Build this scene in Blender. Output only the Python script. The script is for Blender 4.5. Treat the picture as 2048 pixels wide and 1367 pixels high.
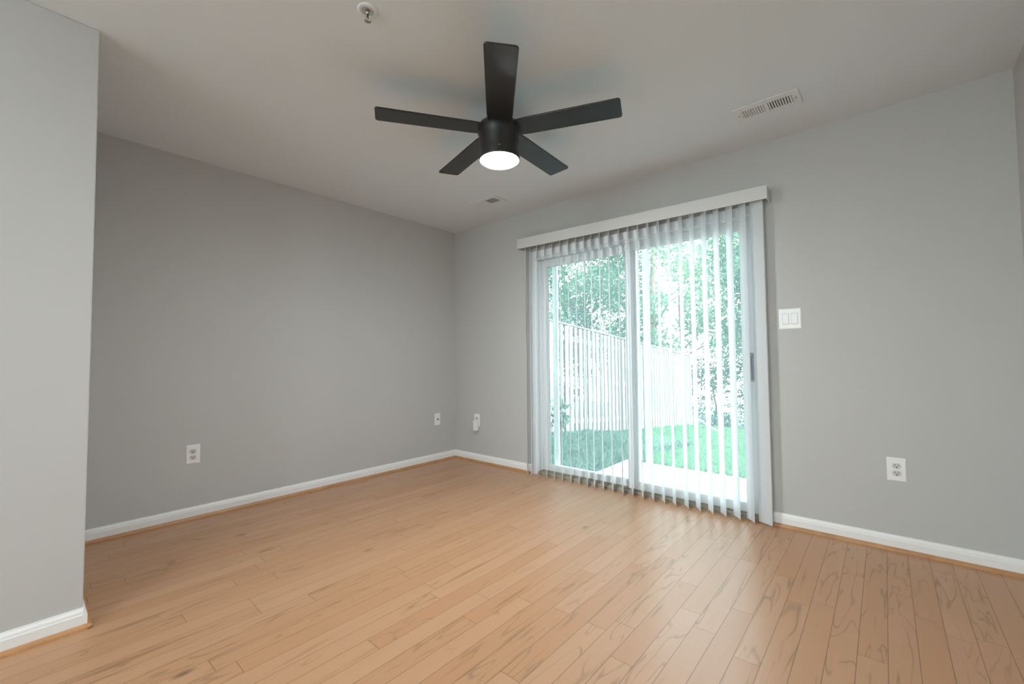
import bpy, math, random
import numpy as np
from mathutils import Vector, Matrix
for o in list(bpy.data.objects): bpy.data.objects.remove(o)
SC = bpy.context.scene
COL = SC.collection
random.seed(7)
RNG = np.random.default_rng(11)
R = math.radians

# ------------------------------------------------------------------ camera
cam_data = bpy.data.cameras.new('camera')
cam = bpy.data.objects.new('camera', cam_data); COL.objects.link(cam)
FPX, YAW, PITCH, ROLL = 860.77, -0.7124, 0.0392, -0.0086
cam_data.sensor_fit = 'HORIZONTAL'; cam_data.sensor_width = 36.0
cam_data.lens = FPX / 2048 * 36.0
cam_data.clip_start = 0.02; cam_data.clip_end = 200
_f = Vector((math.sin(YAW)*math.cos(PITCH), math.cos(YAW)*math.cos(PITCH), math.sin(PITCH)))
_r0 = Vector((math.cos(YAW), -math.sin(YAW), 0)); _u0 = _r0.cross(_f)
_r = _r0*math.cos(ROLL) + _u0*math.sin(ROLL); _u = -_r0*math.sin(ROLL) + _u0*math.cos(ROLL)
cam.matrix_world = Matrix(((_r.x, _u.x, -_f.x, 3.5431), (_r.y, _u.y, -_f.y, -3.1492),
                           (_r.z, _u.z, -_f.z, 1.0518), (0, 0, 0, 1)))
SC.camera = cam

# ------------------------------------------------------------------ world, sun, exposure
world = bpy.data.worlds.new('sky'); SC.world = world; world.use_nodes = True
wn = world.node_tree; wn.nodes.clear()
w_out = wn.nodes.new('ShaderNodeOutputWorld'); w_bg = wn.nodes.new('ShaderNodeBackground')
w_tc = wn.nodes.new('ShaderNodeTexCoord'); w_sep = wn.nodes.new('ShaderNodeSeparateXYZ')
w_ramp = wn.nodes.new('ShaderNodeValToRGB')
w_ramp.color_ramp.elements[0].position = 0.0; w_ramp.color_ramp.elements[0].color = (0.96, 1.0, 1.0, 1)
w_ramp.color_ramp.elements[1].position = 0.8; w_ramp.color_ramp.elements[1].color = (0.62, 0.84, 1.0, 1)
wn.links.new(w_tc.outputs['Generated'], w_sep.inputs[0]); wn.links.new(w_sep.outputs['Z'], w_ramp.inputs[0])
wn.links.new(w_ramp.outputs[0], w_bg.inputs['Color']); wn.links.new(w_bg.outputs[0], w_out.inputs[0])
w_bg.inputs['Strength'].default_value = 7.5

sun_data = bpy.data.lights.new('sun', 'SUN'); sun_data.energy = 12.0; sun_data.angle = R(1.0)
sun_data.color = (1.0, 0.97, 0.90)
sun = bpy.data.objects.new('sun', sun_data); COL.objects.link(sun)
sun.rotation_euler = Vector((-0.60, -0.03, -0.80)).to_track_quat('-Z', 'Y').to_euler()

vs = SC.view_settings
SC.display_settings.display_device = 'sRGB'
vs.view_transform = 'Standard'; vs.look = 'None'; vs.gamma = 1.0; vs.use_curve_mapping = False
vs.exposure = 0.45
REAR_FILL = 74.0      # unseen ceiling lights added behind the camera to brighten the room
FAN_LIGHT = 250.0

# ------------------------------------------------------------------ helpers: materials
def srgb(r, g, b):
    def c(v):
        v /= 255.0
        return v/12.92 if v <= 0.04045 else ((v+0.055)/1.055)**2.4
    return (c(r), c(g), c(b), 1)

class NT:
    """small node-building helper"""
    def __init__(s, name):
        s.m = bpy.data.materials.new(name); s.m.use_nodes = True
        s.t = s.m.node_tree; s.t.nodes.clear()
        s.out = s.n('ShaderNodeOutputMaterial')
    def n(s, kind, **kw):
        x = s.t.nodes.new(kind)
        for k, v in kw.items(): setattr(x, k, v)
        return x
    def put(s, sock, v):
        if isinstance(v, bpy.types.NodeSocket): s.t.links.new(v, sock)
        elif v is not None: sock.default_value = v
    def math(s, op, a, b=None, c=None, clamp=False):
        x = s.n('ShaderNodeMath', operation=op); x.use_clamp = clamp
        for i, v in enumerate((a, b, c)):
            if v is not None: s.put(x.inputs[i], v)
        return x.outputs[0]
    def mix(s, fac, a, b, mode='MIX'):
        x = s.n('ShaderNodeMix', data_type='RGBA', blend_type=mode)
        s.put(x.inputs['Factor'], fac); s.put(x.inputs[6], a); s.put(x.inputs[7], b)
        return x.outputs[2]
    def ramp(s, fac, pts):
        x = s.n('ShaderNodeValToRGB'); el = x.color_ramp.elements
        while len(el) < len(pts): el.new(0.5)
        for e, (p, c) in zip(el, pts):
            e.position = p; e.color = c if len(c) == 4 else (*c, 1)
        s.put(x.inputs[0], fac); return x.outputs[0]
    def smooth(s, v, lo, hi):
        x = s.n('ShaderNodeMapRange', interpolation_type='SMOOTHSTEP')
        s.put(x.inputs[0], v); x.inputs[1].default_value = lo; x.inputs[2].default_value = hi
        return x.outputs[0]
    def xyz(s, x, y, z):
        c = s.n('ShaderNodeCombineXYZ')
        for i, v in enumerate((x, y, z)): s.put(c.inputs[i], v)
        return c.outputs[0]
    def noise(s, vec, scale, detail=2.0, rough=0.5, dist=0.0):
        x = s.n('ShaderNodeTexNoise'); s.put(x.inputs['Vector'], vec)
        x.inputs['Scale'].default_value = scale; x.inputs['Detail'].default_value = detail
        x.inputs['Roughness'].default_value = rough; x.inputs['Distortion'].default_value = dist
        return x.outputs[0]
    def bsdf(s, color, rough=0.5, metal=0.0, spec=0.5, normal=None, **kw):
        b = s.n('ShaderNodeBsdfPrincipled')
        s.put(b.inputs['Base Color'], color); s.put(b.inputs['Roughness'], rough)
        s.put(b.inputs['Metallic'], metal); s.put(b.inputs['Specular IOR Level'], spec)
        if normal is not None: s.put(b.inputs['Normal'], normal)
        for k, v in kw.items(): s.put(b.inputs[k], v)
        s.t.links.new(b.outputs[0], s.out.inputs[0]); return b
    def bump(s, h, strength=0.1, dist=0.01):
        x = s.n('ShaderNodeBump'); s.put(x.inputs['Height'], h)
        x.inputs['Strength'].default_value = strength; x.inputs['Distance'].default_value = dist
        return x.outputs[0]

def plain(name, color, rough=0.5, metal=0.0, spec=0.5, vary=0.04, scale=6.0, bump=0.0, bscale=200.0, **kw):
    t = NT(name); tc = t.n('ShaderNodeTexCoord').outputs['Object']
    n = t.noise(tc, scale, 3.0)
    f = t.math('MULTIPLY_ADD', n, 2*vary, 1.0-vary)
    sc = t.n('ShaderNodeVectorMath', operation='SCALE'); sc.inputs[0].default_value = color[:3]; t.put(sc.inputs['Scale'], f)
    nm = t.bump(t.noise(tc, bscale, 2.0), bump, 0.002) if bump else None
    t.bsdf(sc.outputs[0], rough, metal, spec, nm, **kw); return t.m

def emit(name, color, strength):
    t = NT(name); e = t.n('ShaderNodeEmission'); e.inputs[0].default_value = color; e.inputs[1].default_value = strength
    t.t.links.new(e.outputs[0], t.out.inputs[0]); return t.m

M = {}
M['wall'] = plain('wall_paint', (0.545, 0.538, 0.522), 0.75, spec=0.25, vary=0.012, scale=1.5, bump=0.12, bscale=220)
M['ceiling'] = plain('ceiling_paint', (0.76, 0.81, 0.84), 0.85, spec=0.2, vary=0.01, scale=1.2, bump=0.12, bscale=180)
M['trim'] = plain('trim_paint', (0.86, 0.85, 0.83), 0.38, vary=0.015)
M['vinyl'] = plain('white_vinyl', (0.84, 0.85, 0.86), 0.35, vary=0.012)
M['plate'] = plain('plate_plastic', (0.86, 0.85, 0.84), 0.30, vary=0.01)
M['plate_face'] = plain('receptacle_plastic', (0.60, 0.595, 0.58), 0.35, vary=0.01)
M['slot'] = plain('slot_dark', (0.03, 0.03, 0.03), 0.6)
M['valance'] = plain('valance_plastic', (0.70, 0.695, 0.68), 0.4, vary=0.015)
M['black'] = plain('fan_black', (0.022, 0.022, 0.022), 0.42, spec=0.5, vary=0.1)
M['blade'] = plain('fan_blade_black', (0.020, 0.021, 0.022), 0.36, spec=0.55, vary=0.15, scale=3)
M['lens'] = emit('fan_lens_glow', (0.88, 0.965, 1.0, 1), FAN_LIGHT)
M['rear_fill_lens'] = emit('rear_fill_glow', (0.88, 0.965, 1.0, 1), REAR_FILL)
M['vent'] = plain('vent_enamel', (0.76, 0.79, 0.80), 0.8, spec=0.2, vary=0.01)
M['duct'] = plain('duct_dark', (0.035, 0.035, 0.033), 0.8)
M['chrome'] = plain('chrome', (0.62, 0.60, 0.57), 0.25, metal=1.0)
M['rubber'] = plain('black_rubber', (0.03, 0.03, 0.03), 0.7)
M['grey_handle'] = plain('grey_handle', (0.50, 0.51, 0.56), 0.45)
M['sill'] = plain('sill_tan', (0.36, 0.31, 0.25), 0.55, vary=0.08, scale=20)
M['siding'] = plain('exterior_siding', (0.55, 0.56, 0.56), 0.7, vary=0.05)
M['concrete'] = plain('patio_concrete', (0.48, 0.475, 0.455), 0.9, vary=0.07, scale=5, bump=0.3, bscale=90)
M['soil'] = plain('lawn_soil', (0.03, 0.07, 0.035), 0.95, vary=0.3, scale=3)
M['bark'] = plain('bark', (0.10, 0.075, 0.055), 0.9, vary=0.3, scale=14, bump=0.6, bscale=30)
M['pole'] = plain('pole_white', (0.8, 0.8, 0.78), 0.5)

def slat_material():
    t = NT('blind_vinyl'); tc = t.n('ShaderNodeTexCoord').outputs['Object']
    n = t.noise(tc, 9.0, 2.0)
    col = t.mix(n, (0.88, 0.885, 0.885, 1), (0.91, 0.91, 0.905, 1))
    d = t.n('ShaderNodeBsdfPrincipled'); t.put(d.inputs['Base Color'], col); d.inputs['Roughness'].default_value = 0.4
    tr = t.n('ShaderNodeBsdfTranslucent'); tr.inputs[0].default_value = (0.92, 0.95, 0.97, 1)
    mx = t.n('ShaderNodeMixShader'); mx.inputs[0].default_value = 0.52
    t.t.links.new(d.outputs[0], mx.inputs[1]); t.t.links.new(tr.outputs[0], mx.inputs[2])
    t.t.links.new(mx.outputs[0], t.out.inputs[0]); return t.m
M['slat'] = slat_material()

def glass_material():
    t = NT('door_glass')
    tp = t.n('ShaderNodeBsdfTransparent'); tp.inputs[0].default_value = (0.93, 0.975, 0.97, 1)
    gl = t.n('ShaderNodeBsdfGlossy'); gl.inputs['Roughness'].default_value = 0.01
    fr = t.n('ShaderNodeFresnel'); fr.inputs[0].default_value = 1.45
    mx = t.n('ShaderNodeMixShader'); t.t.links.new(fr.outputs[0], mx.inputs[0])
    glare_veil = t.n('ShaderNodeBsdfTranslucent'); glare_veil.inputs[0].default_value = (0.80, 0.97, 1.0, 1)   # pale haze of stray light put into the pane's colour
    md = t.n('ShaderNodeMixShader'); md.inputs[0].default_value = 0.045
    t.t.links.new(tp.outputs[0], md.inputs[1]); t.t.links.new(glare_veil.outputs[0], md.inputs[2])
    t.t.links.new(md.outputs[0], mx.inputs[1]); t.t.links.new(gl.outputs[0], mx.inputs[2])
    t.t.links.new(mx.outputs[0], t.out.inputs[0]); return t.m
M['glass'] = glass_material()

def screen_material():
    t = NT('insect_mesh')
    tp = t.n('ShaderNodeBsdfTransparent')
    d = t.n('ShaderNodeBsdfDiffuse'); d.inputs[0].default_value = (0.13, 0.17, 0.20, 1)
    mx = t.n('ShaderNodeMixShader'); mx.inputs[0].default_value = 0.19
    t.t.links.new(tp.outputs[0], mx.inputs[1]); t.t.links.new(d.outputs[0], mx.inputs[2])
    t.t.links.new(mx.outputs[0], t.out.inputs[0]); return t.m
M['screen'] = screen_material()

def leaf_material(name, c1, c2, trans=0.45):
    t = NT(name); tc = t.n('ShaderNodeTexCoord').outputs['Object']
    wnz = t.n('ShaderNodeTexWhiteNoise'); 
    sn = t.n('ShaderNodeVectorMath', operation='SNAP'); t.put(sn.inputs[0], tc); sn.inputs[1].default_value = (0.09, 0.09, 0.09)
    t.put(wnz.inputs['Vector'], sn.outputs[0])
    col = t.mix(wnz.outputs[0], (*c1, 1), (*c2, 1))
    d = t.n('ShaderNodeBsdfPrincipled'); t.put(d.inputs['Base Color'], col); d.inputs['Roughness'].default_value = 0.45
    tr = t.n('ShaderNodeBsdfTranslucent'); t.put(tr.inputs[0], col)
    mx = t.n('ShaderNodeMixShader'); mx.inputs[0].default_value = trans
    t.t.links.new(d.outputs[0], mx.inputs[1]); t.t.links.new(tr.outputs[0], mx.inputs[2])
    t.t.links.new(mx.outputs[0], t.out.inputs[0]); return t.m
M['leaf_light'] = leaf_material('leaf_light', (0.07, 0.16, 0.085), (0.15, 0.27, 0.14))
M['leaf_mid'] = leaf_material('leaf_mid', (0.04, 0.10, 0.065), (0.095, 0.19, 0.105))
M['leaf_dark'] = leaf_material('leaf_dark', (0.025, 0.07, 0.05), (0.06, 0.12, 0.08), 0.3)
M['grass'] = leaf_material('grass_blades', (0.055, 0.17, 0.085), (0.11, 0.25, 0.12), 0.35)
M['weeds'] = leaf_material('weed_blades', (0.05, 0.13, 0.095), (0.13, 0.25, 0.17), 0.35)

def fence_material():
    t = NT('weathered_fence_wood'); g = t.n('ShaderNodeTexCoord').outputs['Object']
    mp = t.n('ShaderNodeMapping'); t.put(mp.inputs[0], g); mp.inputs['Scale'].default_value = (20, 20, 1.2)
    n = t.noise(mp.outputs[0], 2.0, 4.0, 0.6)
    col = t.ramp(n, [(0.25, (0.18, 0.18, 0.18)), (0.6, (0.29, 0.285, 0.28)), (0.8, (0.34, 0.335, 0.33))])
    t.bsdf(col, 0.85, spec=0.2); return t.m
M['fence'] = fence_material()

def shoe_material():
    t = NT('shoe_wood'); g = t.n('ShaderNodeNewGeometry').outputs['Position']
    n = t.noise(g, 9.0, 4.0, 0.6)
    t.bsdf(t.ramp(n, [(0.3, (0.42, 0.20, 0.085)), (0.7, (0.55, 0.29, 0.135))]), 0.4); return t.m
M['shoe'] = shoe_material()

def floor_material():
    t = NT('wood_strip_floor')
    pos = t.n('ShaderNodeNewGeometry').outputs['Position']
    sp = t.n('ShaderNodeSeparateXYZ'); t.put(sp.inputs[0], pos); x, y = sp.outputs[0], sp.outputs[1]
    PW = 0.0825
    xs = t.math('DIVIDE', t.math('ADD', x, 10.01), PW)
    row = t.math('FLOOR', xs); fx = t.math('FRACT', xs)
    w1 = t.n('ShaderNodeTexWhiteNoise', noise_dimensions='1D'); t.put(w1.inputs['W'], row)
    r1 = w1.outputs['Value']
    ln = t.math('MULTIPLY_ADD', t.math('FRACT', t.math('MULTIPLY', r1, 7.31)), 0.85, 0.60)
    ys = t.math('DIVIDE', t.math('MULTIPLY_ADD', r1, 13.7, t.math('ADD', y, 40.0)), ln)
    colr = t.math('FLOOR', ys); fy = t.math('FRACT', ys)
    w2 = t.n('ShaderNodeTexWhiteNoise', noise_dimensions='2D'); t.put(w2.inputs['Vector'], t.xyz(row, colr, 0.0))
    r2 = w2.outputs['Value']; sc2 = t.n('ShaderNodeSeparateColor'); t.put(sc2.inputs[0], w2.outputs['Color'])
    r3, r4 = sc2.outputs[1], sc2.outputs[2]
    ex = t.math('MULTIPLY', t.math('MINIMUM', fx, t.math('SUBTRACT', 1.0, fx)), PW)
    ey = t.math('MULTIPLY', t.math('MINIMUM', fy, t.math('SUBTRACT', 1.0, fy)), ln)
    seam = t.math('SUBTRACT', 1.0, t.smooth(t.math('MINIMUM', ex, ey), 0.0005, 0.0019))
    # board grain, offset per board
    u = t.math('MULTIPLY_ADD', r2, 31.0, x); v = t.math('MULTIPLY_ADD', r3, 53.0, y)
    fine = t.noise(t.xyz(t.math('MULTIPLY', u, 130.0), t.math('MULTIPLY', v, 5.0), r2), 1.0, 3.0, 0.6)
    broad = t.noise(t.xyz(t.math('MULTIPLY', u, 16.0), t.math('MULTIPLY', v, 2.4), r2), 1.0, 3.0, 0.55, 0.6)
    cath = t.math('FRACT', t.math('MULTIPLY', t.noise(t.xyz(t.math('MULTIPLY', u, 8.5), t.math('MULTIPLY', v, 1.15), r3), 1.0, 2.5, 0.55, 0.5), 8.0))
    ring = t.math('SUBTRACT', 1.0, t.smooth(t.math('ABSOLUTE', t.math('SUBTRACT', cath, 0.5)), 0.0, 0.13))
    ring = t.math('MULTIPLY', ring, t.smooth(r4, 0.25, 0.65))
    ring = t.math('MULTIPLY', ring, t.smooth(broad, 0.36, 0.56))
    # knots
    vo = t.n('ShaderNodeTexVoronoi'); vo.inputs['Scale'].default_value = 1.0
    t.put(vo.inputs['Vector'], t.xyz(t.math('MULTIPLY', t.math('ADD', x, t.math('MULTIPLY', fine, 0.006)), 5.2), t.math('MULTIPLY', y, 2.1), 0.0))
    knd = vo.outputs['Distance']; kc = t.n('ShaderNodeSeparateColor'); t.put(kc.inputs[0], vo.outputs['Color'])
    kmask = t.math('MULTIPLY', t.math('SUBTRACT', 1.0, t.smooth(knd, 0.015, 0.105)), t.smooth(kc.outputs[0], 0.30, 0.8))
    # dark mineral streaks
    st = t.noise(t.xyz(t.math('MULTIPLY', u, 22.0), t.math('MULTIPLY', v, 1.5), r4), 1.0, 2.0, 0.5)
    streak = t.math('MULTIPLY', t.smooth(st, 0.665, 0.78), 0.6)
    base = t.ramp(r2, [(0.0, (0.475, 0.240, 0.122)), (0.35, (0.500, 0.268, 0.145)), (0.7, (0.520, 0.288, 0.163)), (1.0, (0.480, 0.249, 0.131))])
    base = t.mix(t.math('MULTIPLY', t.smooth(broad, 0.35, 0.75), 0.30), base, (0.45, 0.25, 0.125, 1))
    base = t.mix(t.math('MULTIPLY', t.smooth(fine, 0.45, 0.8), 0.25), base, (0.40, 0.22, 0.11, 1))
    base = t.mix(t.math('MULTIPLY', ring, 0.78), base, (0.30, 0.165, 0.085, 1))
    base = t.mix(streak, base, (0.26, 0.125, 0.055, 1))
    base = t.mix(t.math('MULTIPLY', kmask, 0.85), base, (0.16, 0.075, 0.035, 1))
    base = t.mix(t.math('MULTIPLY', seam, 0.72), base, (0.13, 0.065, 0.03, 1))
    h = t.math('SUBTRACT', t.math('MULTIPLY', fine, 0.25), seam)
    rough = t.math('MULTIPLY_ADD', broad, 0.14, 0.25)
    t.bsdf(base, rough, spec=0.5, normal=t.bump(h, 0.12, 0.002)); return t.m
M['floor'] = floor_material()

# ------------------------------------------------------------------ helpers: meshes and objects
class MB:
    def __init__(s): s.v = []; s.f = []; s.mi = []; s.sm = []
    def add(s, verts, faces, mi=0, smooth=False, mat=None):
        b = len(s.v)
        for p in verts:
            p = Vector(p)
            s.v.append(tuple(mat @ p) if mat is not None else tuple(p))
        for f in faces:
            s.f.append([b+i for i in f]); s.mi.append(mi); s.sm.append(smooth)
    def box(s, x0, x1, y0, y1, z0, z1, mi=0, mat=None):
        s.add([(x0,y0,z0),(x1,y0,z0),(x1,y1,z0),(x0,y1,z0),(x0,y0,z1),(x1,y0,z1),(x1,y1,z1),(x0,y1,z1)],
              [(0,3,2,1),(4,5,6,7),(0,1,5,4),(1,2,6,5),(2,3,7,6),(3,0,4,7)], mi, False, mat)
    def prism(s, poly, a0, a1, axis='y', mi=0, mat=None, smooth=False):
        """extrude a 2D polygon; axis x: poly=(y,z); y: poly=(x,z); z: poly=(x,y)"""
        def P(p, a): return {'x': (a, p[0], p[1]), 'y': (p[0], a, p[1]), 'z': (p[0], p[1], a)}[axis]
        n = len(poly)
        vs_ = [P(p, a0) for p in poly] + [P(p, a1) for p in poly]
        fs = [(i, (i+1) % n, n+(i+1) % n, n+i) for i in range(n)]
        s.add(vs_, fs, mi, smooth, mat)
        s.add(vs_, [tuple(range(n))[::-1], tuple(range(n, 2*n))], mi, False, mat)
    def lathe(s, prof, seg=48, mi=0, mat=None, cap=True, smooth=True):
        vs_ = []; n = len(prof)
        for i in range(seg):
            a = 2*math.pi*i/seg
            for r, z in prof: vs_.append((r*math.cos(a), r*math.sin(a), z))
        fs = []
        for i in range(seg):
            j = (i+1) % seg
            for k in range(n-1): fs.append((i*n+k, j*n+k, j*n+k+1, i*n+k+1))
        s.add(vs_, fs, mi, smooth, mat)
        if cap:
            if prof[0][0] > 1e-5: s.add([vs_[i*n] for i in range(seg)], [tuple(range(seg))[::-1]], mi, False, mat)
            if prof[-1][0] > 1e-5: s.add([vs_[i*n+n-1] for i in range(seg)], [tuple(range(seg))], mi, False, mat)
    def tube(s, pts, rad, seg=10, mi=0, mat=None):
        pts = [Vector(p) for p in pts]
        if not hasattr(rad, '__len__'): rad = [rad]*len(pts)
        vs_ = []
        for i, p in enumerate(pts):
            d = (pts[min(i+1, len(pts)-1)] - pts[max(i-1, 0)]).normalized()
            a = d.cross(Vector((0.31, 0.17, 0.93)))
            if a.length < 0.05: a = d.cross(Vector((1, 0, 0)))
            a.normalize(); b = d.cross(a)
            for k in range(seg):
                th = 2*math.pi*k/seg
                vs_.append(p + (a*math.cos(th) + b*math.sin(th))*rad[i])
        fs = [(i*seg+k, i*seg+(k+1) % seg, (i+1)*seg+(k+1) % seg, (i+1)*seg+k) for i in range(len(pts)-1) for k in range(seg)]
        s.add(vs_, fs, mi, True, mat)
        s.add(vs_, [tuple(range(seg))[::-1], tuple(range((len(pts)-1)*seg, len(pts)*seg))], mi, False, mat)
    def build(s, name, mats, parent=None, bevel=0.0, segs=2):
        me = bpy.data.meshes.new(name); me.from_pydata(s.v, [], s.f); me.validate(); 
        if not isinstance(mats, (list, tuple)): mats = [mats]
        for m in mats: me.materials.append(m)
        if len(me.polygons) == len(s.f):
            me.polygons.foreach_set('material_index', s.mi); me.polygons.foreach_set('use_smooth', s.sm)
        me.update()
        import bmesh
        bm = bmesh.new(); bm.from_mesh(me); bmesh.ops.remove_doubles(bm, verts=bm.verts, dist=1e-6)
        bmesh.ops.recalc_face_normals(bm, faces=bm.faces); bm.to_mesh(me); bm.free()
        o = bpy.data.objects.new(name, me); COL.objects.link(o)
        if parent is not None: o.parent = parent
        if bevel:
            b = o.modifiers.new('bevel', 'BEVEL'); b.width = bevel; b.segments = segs; b.limit_method = 'ANGLE'; b.angle_limit = R(40)
        return o

def tag(o, label=None, cat=None, group=None, kind=None):
    if label: o['label'] = label
    if cat: o['category'] = cat
    if group: o['group'] = group
    if kind: o['kind'] = kind
    return o
def thing(name, loc, label, cat, rotz=0.0, group=None, kind=None):
    o = bpy.data.objects.new(name, None); COL.objects.link(o); o.empty_display_size = 0.1
    o.location = loc; o.rotation_euler = (0, 0, rotz)
    return tag(o, label, cat, group, kind)
def copy_tree(o, parent=None):
    c = o.copy(); COL.objects.link(c)
    if parent is not None: c.parent = parent
    for ch in list(o.children): copy_tree(ch, c)
    return c
def structure(o, label, cat): return tag(o, label, cat, kind='structure')

# ------------------------------------------------------------------ room shell
H = 2.44; T = 0.14; XR = 4.062; YB = -7.0; XP = 1.10; YP = -2.945
DX0, DX1, DZ1 = 1.052, 2.984, 2.047          # door opening
m = MB(); m.box(-T, XR+T, YB-T, 0.0, -0.15, 0.0); m.box(DX0, DX1, 0.0, T, -0.15, 0.0)
structure(m.build('floor', M['floor']), 'light brown wood strip floor running towards the sliding door', 'floor')
m = MB(); m.box(-T, XR+T, YB-T, T, H, H+0.15)
structure(m.build('ceiling', M['ceiling']), 'plain off white painted ceiling', 'ceiling')
m = MB(); m.box(-T, 0, YP, T, 0, H)
structure(m.build('wall_left', M['wall']), 'long grey wall left of the far corner with two plates near the floor', 'wall')
m = MB()
m.box(0, DX0, 0, T, 0, H); m.box(DX1, XR+T, 0, T, 0, H); m.box(DX0, DX1, 0, T, DZ1, H)
structure(m.build('wall_back', M['wall']), 'grey wall around the sliding glass door', 'wall')
m = MB(); m.box(-T, XP, YB-T, YP, 0, H)
structure(m.build('wall_near_left', M['wall'], bevel=0.004), 'grey wall block jutting into the room at the left edge', 'wall')
m = MB(); m.box(XR, XR+T, YB-T, 0, 0, H)
structure(m.build('wall_right', M['wall']), 'grey side wall at the far right edge', 'wall')
WX0, WX1, WZ0, WZ1 = 1.45, 3.85, 0.55, 2.15
m = MB(); m.box(XP, WX0, YB-T, YB, 0, H); m.box(WX1, XR, YB-T, YB, 0, H); m.box(WX0, WX1, YB-T, YB, 0, WZ0); m.box(WX0, WX1, YB-T, YB, WZ1, H)
structure(m.build('wall_front', M['wall']), 'grey wall closing the room behind the camera', 'wall')

# baseboards: profile (d = distance out of the wall, z)
BP = [(0, 0), (0.0125, 0), (0.0125, 0.054), (0.0105, 0.059), (0.0098, 0.066), (0.0075, 0.071), (0.0045, 0.075), (0.0035, 0.0805), (0, 0.0805)]
SHOE = [(0.0125, 0.0)] + [(0.0125 + 0.0165*math.cos(a), 0.0185*math.sin(a)) for a in [R(k*15) for k in range(7)]]
def run(name, wall, a0, a1, label, sa1=None):
    """wall: 'x+' face looks to +x at x=off ..."""
    side, off = wall
    def mk(prof, a1=a1):
        mb = MB()
        if side == 'x+': mb.prism([(off+d, z) for d, z in prof], a0, a1, 'y')
        if side == 'x-': mb.prism([(off-d, z) for d, z in prof], a0, a1, 'y')
        if side == 'y-': mb.prism([(off-d, z) for d, z in prof], a0, a1, 'x')
        if side == 'y+': mb.prism([(off+d, z) for d, z in prof], a0, a1, 'x')
        return mb
    b = structure(mk(BP).build(name, M['trim']), label, 'baseboard')
    s = mk(SHOE, a1 if sa1 is None else sa1).build('shoe_molding', M['shoe'], b); s['label'] = 'natural wood quarter round shoe molding'
    return b
run('baseboard_left', ('x+', 0.0), YP, 0.0, 'white baseboard with wood shoe along the long left wall')
run('baseboard_back', ('y-', 0.0), 0.0, DX0-0.002, 'short white baseboard between far corner and sliding door')
run('baseboard_back_right', ('y-', 0.0), DX1+0.002, XR, 'white baseboard right of the sliding door')
run('baseboard_right', ('x-', XR), YB, 0.0, 'white baseboard along the right wall')
run('baseboard_near_left', ('x+', XP), YB, YP, 'white baseboard on the jutting wall block at lower left', YP+0.0125)
run('baseboard_jog', ('y+', YP), 0.0, XP+0.0125, 'white baseboard on the short return of the wall block')
# little end block of the shoe at the wall block's corner
m = MB(); m.lathe([(0.0, 0.0), (0.0165, 0.0), (0.0150, 0.010), (0.010, 0.0165), (0.0, 0.0185)], 24, mat=Matrix.Translation((XP+0.0125, YP+0.0125, 0)))
structure(m.build('trim_1', M['shoe']), 'rounded wood shoe molding corner at the foot of the wall block', 'trim')

# ------------------------------------------------------------------ sliding door
door = thing('door_1', (0, 0, 0), 'white framed sliding glass door opening to the yard', 'door', kind='structure')
m = MB(); FY0, FY1 = -0.006, 0.15
IX0, IX1, IZ1 = 1.118, 2.925, 1.985
m.box(DX0, IX0, FY0, FY1, 0.0, DZ1); m.box(IX1, DX1, FY0, FY1, 0.0, DZ1); m.box(IX0, IX1, FY0, FY1, IZ1, DZ1)
for xx, sg in ((IX0, 1), (IX1, -1)):           # track ribs on jambs
    for yy in (0.018, 0.060, 0.104):
        m.box(min(xx, xx+sg*0.012), max(xx, xx+sg*0.012), yy-0.003, yy+0.003, 0.03, IZ1)
for yy in (0.018, 0.060, 0.104): m.box(IX0, IX1, yy-0.003, yy+0.003, IZ1-0.018, IZ1)
m.build('door_frame', M['vinyl'], door, 0.0015)
m = MB(); m.box(IX0, IX1, -0.004, FY1, 0.0, 0.022); m.box(IX0, IX1, 0.022, 0.026, 0.022, 0.034); m.box(IX0, IX1, 0.064, 0.068, 0.022, 0.034); m.box(IX0, IX1, 0.108, 0.112, 0.022, 0.034)
m.build('sill_track', M['sill'], door, 0.001)['label'] = 'tan sill track'
def panel(name, x0, x1, y0, y1, sl, sr, zb, zt, z0=0.036, z1=1.978):
    mb = MB()
    mb.box(x0, x0+sl, y0, y1, z0, z1); mb.box(x1-sr, x1, y0, y1, z0, z1)
    mb.box(x0+sl, x1-sr, y0, y1, z0, zb); mb.box(x0+sl, x1-sr, y0, y1, zt, z1)
    ym = (y0+y1)/2                              # glazing bead
    for b0, b1 in ((y0+0.006, y0+0.010), (y1-0.010, y1-0.006)):
        mb.box(x0+sl, x0+sl+0.008, b0, b1, zb, zt); mb.box(x1-sr-0.008, x1-sr, b0, b1, zb, zt)
        mb.box(x0+sl+0.008, x1-sr-0.008, b0, b1, zb, zb+0.008); mb.box(x0+sl+0.008, x1-sr-0.008, b0, b1, zt-0.008, zt)
    p = mb.build(name, M['vinyl'], door, 0.0015)
    g = MB(); g.box(x0+sl, x1-sr, ym-0.0025, ym+0.0025, zb, zt)
    g.build('glass_pane', M['glass'], p); return p
fixed = panel('fixed_panel', IX0+0.001, 2.075, 0.066, 0.100, 0.078, 0.075, 0.080, 1.905)
slid = panel('sliding_panel', 1.995, IX1-0.001, 0.026, 0.058, 0.072, 0.066, 0.084, 1.905)
m = MB(); m.lathe([(0.0, 0.030), (0.010, 0.030), (0.0135, 0.024), (0.0135, 0.004), (0.017, 0.0), (0.017, -0.004)], 24,
                  mat=Matrix.Translation((2.022, 0.026, 1.932)) @ Matrix.Rotation(R(90), 4, 'X'))
m.build('latch_knob', M['vinyl'], slid)
m = MB()                                        # inside pull: escutcheon with a D grip
m.box(2.868, 2.900, 0.016, 0.026, 0.890, 1.078)
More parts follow.
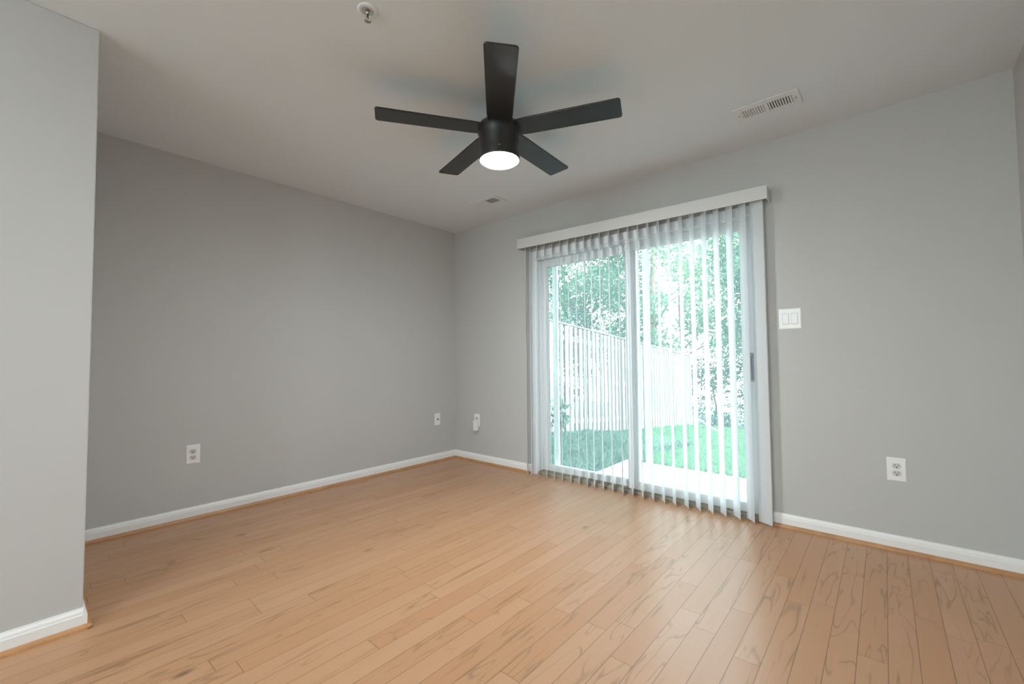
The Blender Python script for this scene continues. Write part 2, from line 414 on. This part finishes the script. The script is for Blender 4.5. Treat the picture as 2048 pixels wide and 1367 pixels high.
m.tube([(2.884, 0.017, 1.060), (2.884, -0.006, 1.052), (2.884, -0.014, 1.03), (2.884, -0.016, 0.985), (2.884, -0.014, 0.94), (2.884, -0.006, 0.916), (2.884, 0.017, 0.908)], 0.0075, 12)
m.box(2.880, 2.888, 0.010, 0.018, 0.972, 0.996)
m.build('door_handle', M['grey_handle'], slid, 0.002)['label'] = 'grey plastic pull handle'
m = MB()
m.box(2.868, 2.895, 0.058, 0.066, 0.900, 1.068)
m.tube([(2.872, 0.064, 1.050), (2.850, 0.074, 1.042), (2.832, 0.078, 1.02), (2.826, 0.080, 0.985), (2.832, 0.078, 0.95), (2.850, 0.074, 0.93), (2.872, 0.064, 0.922)], 0.008, 12)
m.build('outside_pull', M['grey_handle'], slid, 0.002)
# insect screen parked over the left half
m = MB(); SX0, SX1, SY0, SY1 = 1.215, 2.147, 0.125, 0.142
m.box(SX0, SX0+0.056, SY0, SY1, 0.036, 1.975); m.box(SX1-0.05, SX1, SY0, SY1, 0.036, 1.975)
m.box(SX0+0.056, SX1-0.05, SY0, SY1, 0.036, 0.078); m.box(SX0+0.056, SX1-0.05, SY0, SY1, 1.92, 1.975)
sc_ = m.build('screen_frame', M['vinyl'], door, 0.002)
m = MB(); m.box(SX0+0.056, SX1-0.05, 0.1330, 0.1335, 0.078, 1.92)
m.build('insect_screen', M['screen'], sc_)['label'] = 'fine grey insect mesh'

# ------------------------------------------------------------------ unseen window added behind the camera to bring in fill daylight
fill_win = thing('fill_window_1', (0, 0, 0), 'added unseen white framed window for fill daylight in the wall behind the camera', 'window', kind='structure')
m = MB()
for a, b in ((WX0, WX0+0.05), (WX1-0.05, WX1), ((WX0+WX1)/2-0.03, (WX0+WX1)/2+0.03)): m.box(a, b, YB-0.10, YB-0.03, WZ0, WZ1)
for a, b in ((WX0+0.05, (WX0+WX1)/2-0.03), ((WX0+WX1)/2+0.03, WX1-0.05)):
    m.box(a, b, YB-0.10, YB-0.03, WZ0, WZ0+0.05); m.box(a, b, YB-0.10, YB-0.03, WZ1-0.05, WZ1)
m.build('fill_window_frame', M['vinyl'], fill_win, 0.002)
m = MB(); m.box(WX0-0.03, WX1+0.03, YB-0.02, YB+0.06, WZ0-0.03, WZ0); m.build('fill_window_sill', M['trim'], fill_win, 0.003)
for a, b in ((WX0+0.05, (WX0+WX1)/2-0.03), ((WX0+WX1)/2+0.03, WX1-0.05)):
    m = MB(); m.box(a, b, YB-0.068, YB-0.063, WZ0+0.05, WZ1-0.05); m.build('glass_pane', M['glass'], fill_win)

# ------------------------------------------------------------------ vertical blind
blind = thing('vertical_blind', (1.96, -0.055, 0.012), 'white vertical blind with open slats hanging in front of the sliding door', 'blind')
def in_blind(o):
    o.location = (-1.96, 0.055, -0.012); return o
VL, VR, VY = 0.982, 3.022, -0.100
def vz(x, top): 
    k = (x-VL)/(VR-VL); return (2.164-0.040*k) if top else (2.0745-0.035*k)
m = MB()
def vbox(x0, x1, y0, y1):
    m.add([(x0,y0,vz(x0,0)),(x1,y0,vz(x1,0)),(x1,y1,vz(x1,0)),(x0,y1,vz(x0,0)),(x0,y0,vz(x0,1)),(x1,y0,vz(x1,1)),(x1,y1,vz(x1,1)),(x0,y1,vz(x0,1))],
          [(0,3,2,1),(4,5,6,7),(0,1,5,4),(1,2,6,5),(2,3,7,6),(3,0,4,7)])
vbox(VL, VR, VY, VY+0.006); vbox(VL, VL+0.006, VY+0.006, -0.001); vbox(VR-0.006, VR, VY+0.006, -0.001)
in_blind(m.build('valance', M['valance'], blind, 0.0015))
m = MB(); m.box(1.0, 3.0, -0.080, -0.035, 2.102, 2.132)
in_blind(m.build('headrail', M['vinyl'], blind, 0.002))
XS = [1.0444, 1.0968, 1.1736, 1.2600, 1.3450, 1.4269, 1.5116, 1.5923, 1.6708, 1.7376, 1.8167, 1.8997, 1.9854, 2.0650, 2.1458,
      2.2245, 2.3042, 2.3825, 2.4668, 2.5455, 2.6262, 2.7052, 2.7877, 2.8674, 2.9500]
ANG = [36, 37, 38, 37, 36, 35, 35, 35, 34, 35, 34, 33, 33, 32, 31, 33, 33, 33, 36, 37, 37, 38, 40, 41, 66]
SW = 0.089
for i, (x, a) in enumerate(zip(XS, ANG)):
    m = MB(); n = 8
    top, bot = 2.100, 0.010
    fr, bk = [], []
    for k in range(n+1):
        q = k/n - 0.5
        sag = 0.0042*(1-4*q*q)
        fr.append((SW*q, sag)); bk.append((SW*q, sag+0.0011))
    poly = fr + bk[::-1]
    # local u along the slat width (+u = room side edge), local w = thickness
    A = R(a); U2 = (math.sin(A), -math.cos(A)); W2 = (math.cos(A), math.sin(A))
    pts = [(x + u*U2[0] + w*W2[0], -0.055 + u*U2[1] + w*W2[1]) for u, w in poly]
    m.prism(pts, bot, top, 'z')
    in_blind(m.build('slat', M['slat'], blind))

# ------------------------------------------------------------------ wall plates (local: -y faces the room, z up, origin at plate centre on the wall)
def plate_bm(w, h, d=0.006):
    mb = MB(); mb.box(-w/2, w/2, -d*0.45, 0.0, -h/2, h/2); mb.box(-w/2+0.004, w/2-0.004, -d, -d*0.45, -h/2+0.004, h/2-0.004); return mb
def receptacle(parent, zc):
    mb = MB(); pts = []
    for k in range(40):
        a = 2*math.pi*k/40; px = 0.0185*math.cos(a); pz = 0.0185*math.sin(a)
        pts.append((px, zc + max(-0.0143, min(0.0143, pz))))
    mb.prism(pts, -0.0085, -0.004, 'y')
    mb.box(-0.0078, -0.0052, -0.0090, -0.0084, zc-0.001, zc+0.0085, 1); mb.box(0.0052, 0.0078, -0.0090, -0.0084, zc-0.0005, zc+0.0075, 1)
    mb.prism([(0.0034*math.cos(2*math.pi*k/14), zc-0.0072+0.0034*math.sin(2*math.pi*k/14)) for k in range(14)], -0.0090, -0.0084, 'y', 1)
    return mb.build('receptacle', [M['plate_face'], M['slot']], parent)
def outlet(loc, rotz, label, w=0.081, h=0.127):
    o = thing('wall_outlet', loc, label, 'outlet', rotz)
    plate_bm(w, h).build('cover_plate', M['plate'], o, 0.0015)
    receptacle(o, 0.0195); receptacle(o, -0.0195)
    mb = MB(); mb.lathe([(0.0, 0.0012), (0.0026, 0.0008), (0.0032, 0.0)], 16, mat=Matrix.Translation((0, -0.006, 0)) @ Matrix.Rotation(R(90), 4, 'X'))
    mb.build('screw', M['plate'], o); return o
outlet((0, -2.345, 0.429), R(90), 'white duplex outlet on the long left wall above the baseboard')
outlet((3.5745, 0, 0.4345), 0, 'white duplex outlet on the wall right of the sliding door')
outlet((0.339, 0, 0.423), 0, 'small white outlet beside far corner, with an adapter in its lower socket')
o = thing('plug_adapter', (0.3405, -0.0095, 0.372), 'white plug-in adapter in the outlet beside the far corner', 'adapter')
m = MB(); m.box(-0.0225, 0.0275, -0.034, 0.0, -0.053, 0.050); m.build('adapter_body', M['plate'], o, 0.006, 3)
m = MB(); m.box(-0.0195, 0.0245, -0.0350, -0.033, -0.041, -0.038); m.build('seam_rib', M['plate'], o, 0.0008)
o = thing('coax_plate', (0, -0.2486, 0.432), 'white cable jack plate on the left wall by the far corner', 'wall plate', R(90))
plate_bm(0.073, 0.122).build('cover_plate', M['plate'], o, 0.0015)
m = MB(); rx = Matrix.Rotation(R(90), 4, 'X')
m.lathe([(0.0085, 0.004), (0.0085, 0.009)], 6, mat=rx, smooth=False); m.lathe([(0.005, 0.009), (0.005, 0.018), (0.0035, 0.018), (0.0035, 0.012), (0.0, 0.012)], 18, mat=rx)
m.build('coax_connector', M['slot'], o)['label'] = 'dark threaded connector'
o = thing('light_switch', (3.1085, 0, 1.2855), 'white double rocker light switch beside the blind', 'light switch')
plate_bm(0.120, 0.127).build('cover_plate', M['plate'], o, 0.0015)
for cx in (-0.0235, 0.0235):
    m = MB(); m.box(cx-0.0178, cx+0.0178, -0.0064, -0.0055, -0.0345, 0.0345); f = m.build('rocker_bezel', M['plate_face'], o)
    m = MB(); m.add([(cx-0.0160, -0.0058, -0.032), (cx+0.0160, -0.0058, -0.032), (cx+0.0160, -0.0058, 0.032), (cx-0.0160, -0.0058, 0.032),
                     (cx-0.0160, -0.0112, -0.032), (cx+0.0160, -0.0112, -0.032), (cx+0.0160, -0.0078, 0.032), (cx-0.0160, -0.0078, 0.032)],
                    [(0,1,2,3),(4,7,6,5),(0,4,5,1),(1,5,6,2),(2,6,7,3),(3,7,4,0)])
    m.build('rocker', M['plate'], o, 0.0012)

# ------------------------------------------------------------------ ceiling registers, sprinkler
def register(cx, cy, label):
    o = thing('ceiling_vent', (cx, cy, H), label, 'vent')
    W2, D2, bx0, bx1, by = 0.157, 0.085, 0.009, 0.120, 0.044
    m = MB()
    z1, z0 = 0.0, -0.006
    m.box(-W2, W2, -D2, -by, z0, z1); m.box(-W2, W2, by, D2, z0, z1)
    m.box(-W2, -bx1, -by, by, z0, z1); m.box(bx1, W2, -by, by, z0, z1); m.box(-bx0, bx0, -by, by, z0, z1)
    m.build('face_plate', M['vent'], o, 0.002)
    m = MB(); m.box(-bx1-0.004, bx1+0.004, -by-0.004, by+0.004, -0.0012, -0.0004); m.build('duct_opening', M['duct'], o)['label'] = 'dark duct behind the louvers'
    for sg in (-1, 1):
        m = MB(); n = 9; st = (bx1-bx0)/n
        for k in range(n):
            c = sg*(bx0 + st*(k+0.5)); dx = -0.0028*sg
            m.add([(c-dx-0.0021, -by, -0.0062), (c-dx+0.0021, -by, -0.0062), (c+dx+0.0021, -by, -0.0014), (c+dx-0.0021, -by, -0.0014),
                   (c-dx-0.0021, by, -0.0062), (c-dx+0.0021, by, -0.0062), (c+dx+0.0021, by, -0.0014), (c+dx-0.0021, by, -0.0014)],
                  [(0,1,2,3),(7,6,5,4),(0,4,5,1),(1,5,6,2),(2,6,7,3),(3,7,4,0)])
        m.build('louver_bank', M['vent'], o)
    for sx in (-1, 1):
        m = MB(); m.lathe([(0.0, -0.0075), (0.0032, -0.007), (0.0042, -0.0058)], 14, mat=Matrix.Translation((sx*0.138, 0, 0))); m.build('screw', M['duct'], o)
    return o
register(3.0935, -0.4500, 'white two bank ceiling vent near the wall above the sliding door')
register(0.930, -0.4450, 'small ceiling vent behind the fan, close to the far corner')
o = thing('sprinkler_head', (2.035, -2.262, H), 'round recessed fire sprinkler head in the ceiling at the top edge', 'sprinkler')
m = MB(); m.lathe([(0.040, 0.0), (0.040, -0.003), (0.036, -0.006), (0.024, -0.007), (0.0215, -0.002), (0.0215, -0.0005), (0.0, -0.0005)], 40, cap=False); m.build('escutcheon', M['vent'], o)
m = MB(); m.lathe([(0.0, -0.001), (0.0085, -0.001), (0.0085, -0.016), (0.006, -0.018), (0.0, -0.018)], 20)
for s_ in (-1, 1): m.tube([(s_*0.008, 0, -0.014), (s_*0.0125, 0, -0.024), (s_*0.010, 0, -0.036), (0, 0, -0.042)], 0.0022, 8)
m.build('sprinkler_frame', M['chrome'], o)
m = MB(); m.lathe([(0.0028, -0.018), (0.0028, -0.036), (0.0, -0.036)], 12); m.build('glass_bulb', M['rubber'], o)
m = MB()
m.lathe([(0.0, -0.041), (0.013, -0.042), (0.013, -0.0435), (0.0, -0.0435)], 20); m.build('deflector', M['chrome'], o)

# ------------------------------------------------------------------ ceiling fan
FX, FYc = 2.032, -1.488
fan = thing('ceiling_fan', (FX, FYc, H), 'black five blade ceiling fan with a glowing round light', 'ceiling fan')
ZB = 2.265 - H
m = MB(); m.lathe([(0.064, 0.0), (0.066, -0.006), (0.064, -0.030), (0.052, -0.044), (0.022, -0.050), (0.0, -0.050)], 40); m.build('canopy', M['black'], fan)
m = MB(); m.lathe([(0.0, -0.045), (0.0125, -0.045), (0.0125, -0.125), (0.024, -0.130), (0.024, -0.146), (0.0, -0.146)], 24); m.build('downrod', M['black'], fan)
m = MB(); m.lathe([(0.0, -0.136), (0.060, -0.136), (0.098, -0.143), (0.108, -0.152), (0.114, -0.166), (0.115, -0.192), (0.110, -0.206), (0.1065, -0.216), (0.1065, -0.312), (0.1075, -0.333), (0.106, -0.3385), (0.103, -0.3385), (0.103, -0.328), (0.0, -0.328)], 64)
m.build('motor_housing', M['black'], fan)
m = MB(); m.lathe([(0.0, -0.358), (0.040, -0.3565), (0.070, -0.352), (0.092, -0.345), (0.1025, -0.337), (0.1025, -0.330), (0.0, -0.330)], 64)
m.build('light_lens', M['lens'], fan)['label'] = 'white glowing frosted lens'
m = MB(); m.lathe([(0.0, 0.0025), (0.003, 0.002), (0.004, 0.0)], 14, mat=Matrix.Rotation(R(-47.7), 4, 'Z') @ Matrix.Translation((0.1065, 0, -0.302)) @ Matrix.Rotation(R(90), 4, 'Y')); m.build('screw', M['chrome'], fan)
BR, CH = 0.632, 0.140
def blade_mesh():
    m = MB(); r0 = 0.085
    out = []
    def corner(cx, cy, rad, a0, a1, n=6):
        for k in range(n+1):
            a = R(a0 + (a1-a0)*k/n); out.append((cx + rad*math.cos(a), cy + rad*math.sin(a)))
    rc = 0.016; h0, h1 = CH*0.47, CH*0.5
    out += [(r0, -h0*0.92), (0.16, -h0)]
    corner(BR-rc, -h1+rc, rc, -90, 0); corner(BR-rc, h1-rc, rc, 0, 90)
    out += [(0.16, h0), (r0, h0*0.92)]
    m.prism(out, -0.0045, 0.0045, 'z'); return m
for k, ang in enumerate((-123.4, -46.8, 22.0, 94.2, 164.6)):
    b = blade_mesh().build('blade', M['blade'], fan, 0.0025)
    b.location = (0, 0, ZB)
    b.rotation_euler = (Matrix.Rotation(R(ang), 3, 'Z') @ Matrix.Rotation(R(-6.0), 3, 'X')).to_euler()

# ------------------------------------------------------------------ unseen flush ceiling lights, added in the rear as fill
def flush(x, y, label):
    o = thing('fill_light', (x, y, H), label, 'fill light')
    m = MB(); m.lathe([(0.17, 0.0), (0.17, -0.03), (0.155, -0.035), (0.0, -0.035)], 48); m.build('base_pan', M['vent'], o)
    m = MB(); m.lathe([(0.150, -0.035), (0.145, -0.06), (0.11, -0.085), (0.06, -0.098), (0.0, -0.102)], 48, cap=False); m.build('diffuser', M['rear_fill_lens'], o)
    return o
flush(2.6, -4.6, 'added unseen round fill light on the ceiling just behind the camera')
flush(2.6, -6.2, 'added unseen round fill light on the ceiling at the rear of the room')

# ------------------------------------------------------------------ yard
def gz(y): return -0.105 - 0.09*max(0.0, y-1.43)
m = MB(); m.box(1.295, 5.2, 0.152, 1.43, -0.26, -0.100)
structure(m.build('patio', M['concrete'], bevel=0.006), 'pale concrete patio slab outside the sliding door', 'patio')
m = MB(); ys_ = [0.16, 1.43, 3, 5, 8, 12, 18, 30]
for a, b in zip(ys_[:-1], ys_[1:]):
    m.add([(-25, a, gz(a)-0.012), (20, a, gz(a)-0.012), (20, b, gz(b)-0.012), (-25, b, gz(b)-0.012)], [(0, 1, 2, 3)])
g_ = m.build('lawn_ground', M['soil']); structure(g_, 'sloping green yard beyond the patio', 'ground')

m = MB(); m.box(-25, 20, -30, YB-T, -0.40, -0.30)  # unseen pale ground, added to bounce daylight up to the ceiling
structure(m.build('bounce_pavement', M['concrete']), 'unseen pale pavement added for bounce light outside the window behind the camera', 'ground')
def blades(name, pts, hs, width, mat, label, cat, lean=0.35):
    n = len(pts); pts = np.asarray(pts); hs = np.asarray(hs)[:, None]
    th = RNG.uniform(0, 2*np.pi, n); d = np.c_[np.cos(th), np.sin(th), np.zeros(n)]
    ln = RNG.normal(0, lean, (n, 2)); tip = pts + np.c_[ln*hs, hs*1.0]
    mid = pts + np.c_[ln*hs*0.3, hs*0.55]
    w = (width*RNG.uniform(0.7, 1.3, n))[:, None]
    V = np.stack([pts-d*w, pts+d*w, mid+d*w*0.8, tip, mid-d*w*0.8], 1).reshape(-1, 3)
    base = np.arange(n)*5
    F = np.stack([base, base+1, base+2, base+3, base+4], 1)
    me = bpy.data.meshes.new(name); me.vertices.add(len(V)); me.vertices.foreach_set('co', V.ravel())
    me.loops.add(F.size); me.loops.foreach_set('vertex_index', F.ravel().astype(np.int32))
    me.polygons.add(n); me.polygons.foreach_set('loop_start', (np.arange(n)*5).astype(np.int32))
    me.materials.append(mat); me.update(calc_edges=True); me.validate()
    o = bpy.data.objects.new(name, me); COL.objects.link(o)
    return tag(o, label, cat, kind='stuff')
GZ = np.vectorize(gz)
n = 52000
gy = 1.44 + 7.1*RNG.uniform(0, 1, n)**1.5; gx = RNG.uniform(-0.47, 4.4, n)
keep = ~((gx < 1.35) & (gy < 3.4)); gx, gy = gx[keep], gy[keep]
blades('mown_grass', np.c_[gx, gy, GZ(gy)-0.012], RNG.uniform(0.035, 0.075, len(gx)), 0.0045, M['grass'], 'short bright green mown lawn grass beyond the patio', 'grass')
n = 16000
wy = RNG.uniform(0.2, 3.6, n); wx = RNG.uniform(-0.47, 1.28, n)
blades('tall_grass', np.c_[wx, wy, GZ(wy)-0.012], RNG.uniform(0.05, 0.15, n), 0.005, M['weeds'], 'taller weedy grass between patio and wooden fence', 'grass', 0.6)

# fence
fence = thing('wooden_fence', (-0.5, 1.1, gz(1.1)), 'weathered wooden board fence stepping down along the yard', 'fence')
def fz(y): return 1.62 - 0.087*(y-2.82)
def fpart(mb, name, **k):
    o = mb.build(name, M['fence'], fence, **k); o.location = (0.5, -1.1, -gz(1.1)); return o
SPC = 0.148
y = 1.12; i = 0
while y < 8.95:
    w = 0.092 + random.uniform(-0.006, 0.006); dz = random.uniform(-0.012, 0.012)
    ln = random.uniform(-0.006, 0.006); bot = gz(y) + random.uniform(0.0, 0.03)
    m = MB(); m.add([(-0.519, y, bot), (-0.519, y+w, bot), (-0.519, y+w+ln, fz(y)+dz), (-0.519, y+ln, fz(y)+dz),
                     (-0.501, y, bot), (-0.501, y+w, bot), (-0.501, y+w+ln, fz(y)+dz), (-0.501, y+ln, fz(y)+dz)],
                    [(0,3,2,1),(4,5,6,7),(0,1,5,4),(1,2,6,5),(2,3,7,6),(3,0,4,7)])
    fpart(m, 'picket')
    if y + SPC*1.4 < 8.95 and i < 46:
        yb = y + SPC*0.5; m = MB(); m.box(-0.567, -0.549, yb, yb+w, gz(yb)+0.02, fz(yb)-0.03+dz); fpart(m, 'picket')
    y += SPC; i += 1
for off in (0.22, 0.92, 1.62):
    m = MB(); a, b = 1.1, 9.0
    m.add([(-0.548, a, gz(a)+off), (-0.520, a, gz(a)+off), (-0.520, a, gz(a)+off+0.085), (-0.548, a, gz(a)+off+0.085),
           (-0.548, b, gz(b)+off), (-0.520, b, gz(b)+off), (-0.520, b, gz(b)+off+0.085), (-0.548, b, gz(b)+off+0.085)],
          [(0,1,2,3),(7,6,5,4),(0,4,5,1),(1,5,6,2),(2,6,7,3),(3,7,4,0)])
    fpart(m, 'rail')
m = MB(); a, b = 1.1, 9.0
m.add([(-0.585, a, fz(a)+0.012), (-0.490, a, fz(a)+0.012), (-0.490, a, fz(a)+0.036), (-0.585, a, fz(a)+0.036),
       (-0.585, b, fz(b)+0.012), (-0.490, b, fz(b)+0.012), (-0.490, b, fz(b)+0.036), (-0.585, b, fz(b)+0.036)],
      [(0,1,2,3),(7,6,5,4),(0,4,5,1),(1,5,6,2),(2,6,7,3),(3,7,4,0)])
fpart(m, 'cap_rail')
for yp in (1.05, 9.0):
    m = MB(); m.box(-0.60, -0.495, yp, yp+0.10, gz(yp)-0.1, fz(yp)+0.07); fpart(m, 'post', bevel=0.006)

# foliage
def leaves(name, centers, radii, per, size, mat, parent, squash=0.8):
    pts = []
    for c, r in zip(centers, radii):
        d = RNG.normal(0, 1, (per, 3)); d /= np.linalg.norm(d, axis=1)[:, None]
        q = d*(r*RNG.uniform(0.25, 1.0, per)**0.6)[:, None]; q[:, 2] *= squash
        pts.append(np.asarray(c) + q)
    P = np.concatenate(pts); n = len(P)
    u = RNG.normal(0, 1, (n, 3)); u /= np.linalg.norm(u, axis=1)[:, None]
    w = np.cross(u, RNG.normal(0, 1, (n, 3))); w /= np.linalg.norm(w, axis=1)[:, None]
    s = (size*RNG.uniform(0.6, 1.35, n))[:, None]
    V = np.stack([P-u*s*0.5, P+w*s*0.27, P+u*s*0.55, P-w*s*0.27], 1).reshape(-1, 3)
    F = np.arange(n*4).astype(np.int32)
    me = bpy.data.meshes.new(name); me.vertices.add(len(V)); me.vertices.foreach_set('co', V.ravel())
    me.loops.add(n*4); me.loops.foreach_set('vertex_index', F)
    me.polygons.add(n); me.polygons.foreach_set('loop_start', (np.arange(n)*4).astype(np.int32))
    me.materials.append(mat); me.update(calc_edges=True); me.validate()
    o = bpy.data.objects.new(name, me); COL.objects.link(o); o.parent = parent; return o
def tree(name, x, y, h, spread, nc, per, size, mat, label, cat='tree', low=0.25, group=None, trunk=0.09, crad=0.75):
    z = gz(y)
    t = thing(name, (x, y, z), label, cat, group=group)
    m = MB(); top = h*0.72
    m.tube([(0, 0, -0.1), (0.05, 0.03, top*0.35), (-0.04, 0.06, top*0.7), (0.03, 0, top)], [trunk, trunk*0.85, trunk*0.6, trunk*0.3], 10)
    m.build('trunk', M['bark'], t)
    cs, rs = [], []
    for k in range(nc):
        zz = h*(low + (1-low)*RNG.uniform(0, 1))
        env = spread*math.sqrt(max(0.08, 1-((zz/h-low-0.35*(1-low))/(0.72*(1-low)))**2))
        a = RNG.uniform(0, 6.283); rr = env*math.sqrt(RNG.uniform(0.1, 1))
        cs.append((rr*math.cos(a), rr*math.sin(a), zz)); rs.append(crad*RNG.uniform(0.55, 1.1))
    for k in range(0, nc, 3):
        if k < 24:
            c = cs[k]; mm = MB(); mm.tube([(0, 0, min(top, c[2])*0.7), (c[0]*0.5, c[1]*0.5, c[2]*0.85), c], [trunk*0.35, trunk*0.22, trunk*0.08], 6)
            mm.build('branch', M['bark'], t)
    leaves('foliage', cs, rs, per, size, mat, t)
    return t
tree('leafy_tree', -2.6, 7.0, 6.2, 2.0, 60, 230, 0.10, M['leaf_mid'], 'bushy green tree directly behind the near half of the fence', crad=0.7)
tree('leafy_tree', -5.6, 10.5, 7.5, 2.6, 56, 220, 0.13, M['leaf_light'], 'pale sunlit tree far left behind the fence', crad=0.85)
tree('leafy_tree', -1.6, 11.5, 7.6, 2.2, 70, 230, 0.12, M['leaf_light'], 'tall light green tree rising beyond the end of the fence', crad=0.8, low=0.3)
tree('leafy_tree', 1.0, 11.8, 7.2, 2.2, 84, 240, 0.12, M['leaf_mid'], 'green tree standing behind the far hedge at the right', crad=0.75, low=0.2)
tree('evergreen_shrub', -1.85, 4.9, 2.5, 0.75, 22, 260, 0.07, M['leaf_dark'], 'dark fine leaved shrub peeking over the fence near the house', 'shrub', low=0.15, crad=0.4, trunk=0.04)
tree('hedge_bush', -0.3, 10.4, 2.0, 1.1, 26, 200, 0.08, M['leaf_dark'], 'dark hedge bush just past the end of the fence', 'bush', low=0.05, crad=0.5, trunk=0.04)
tree('hedge_bush', 1.5, 10.0, 1.7, 1.0, 28, 220, 0.08, M['leaf_dark'], 'low dark hedge bush at the far edge of the lawn, right side', 'bush', low=0.02, crad=0.45, trunk=0.04)
tree('climbing_weed', -0.30, 2.35, 0.55, 0.14, 8, 26, 0.075, M['leaf_mid'], 'small leafy weed growing at the foot of the fence by the house', 'weed', low=0.1, crad=0.13, trunk=0.008)
# slender trunk behind the fence
for (x, y, r_, lab) in ((-1.35, 8.6, 0.10, 'dark slender tree trunk behind the far part of the fence'),):
    t = thing('tree_trunk', (x, y, gz(y)), lab, 'tree trunk')
    m = MB(); m.tube([(0, 0, -0.1), (0.02, 0, 1.5), (-0.03, 0.02, 3.2), (0.05, 0, 5.0)], [r_*1.1, r_, r_*0.9, r_*0.6], 12); m.build('trunk', M['bark'], t)
    mm = MB(); mm.tube([(0, 0, 2.6), (0.4, 0.1, 3.3), (0.9, 0.2, 3.7)], [r_*0.5, r_*0.3, r_*0.12], 8); mm.build('branch', M['bark'], t)
m = MB(); m.tube([(-0.25, 8.55, gz(8.55)+0.26), (0.25, 7.8, gz(7.8)+0.10), (0.74, 7.05, gz(7.05)+0.02)], 0.014, 8)
tag(m.build('white_pole', M['pole']), 'thin white pole lying slanted at the far edge of the lawn', 'pole')
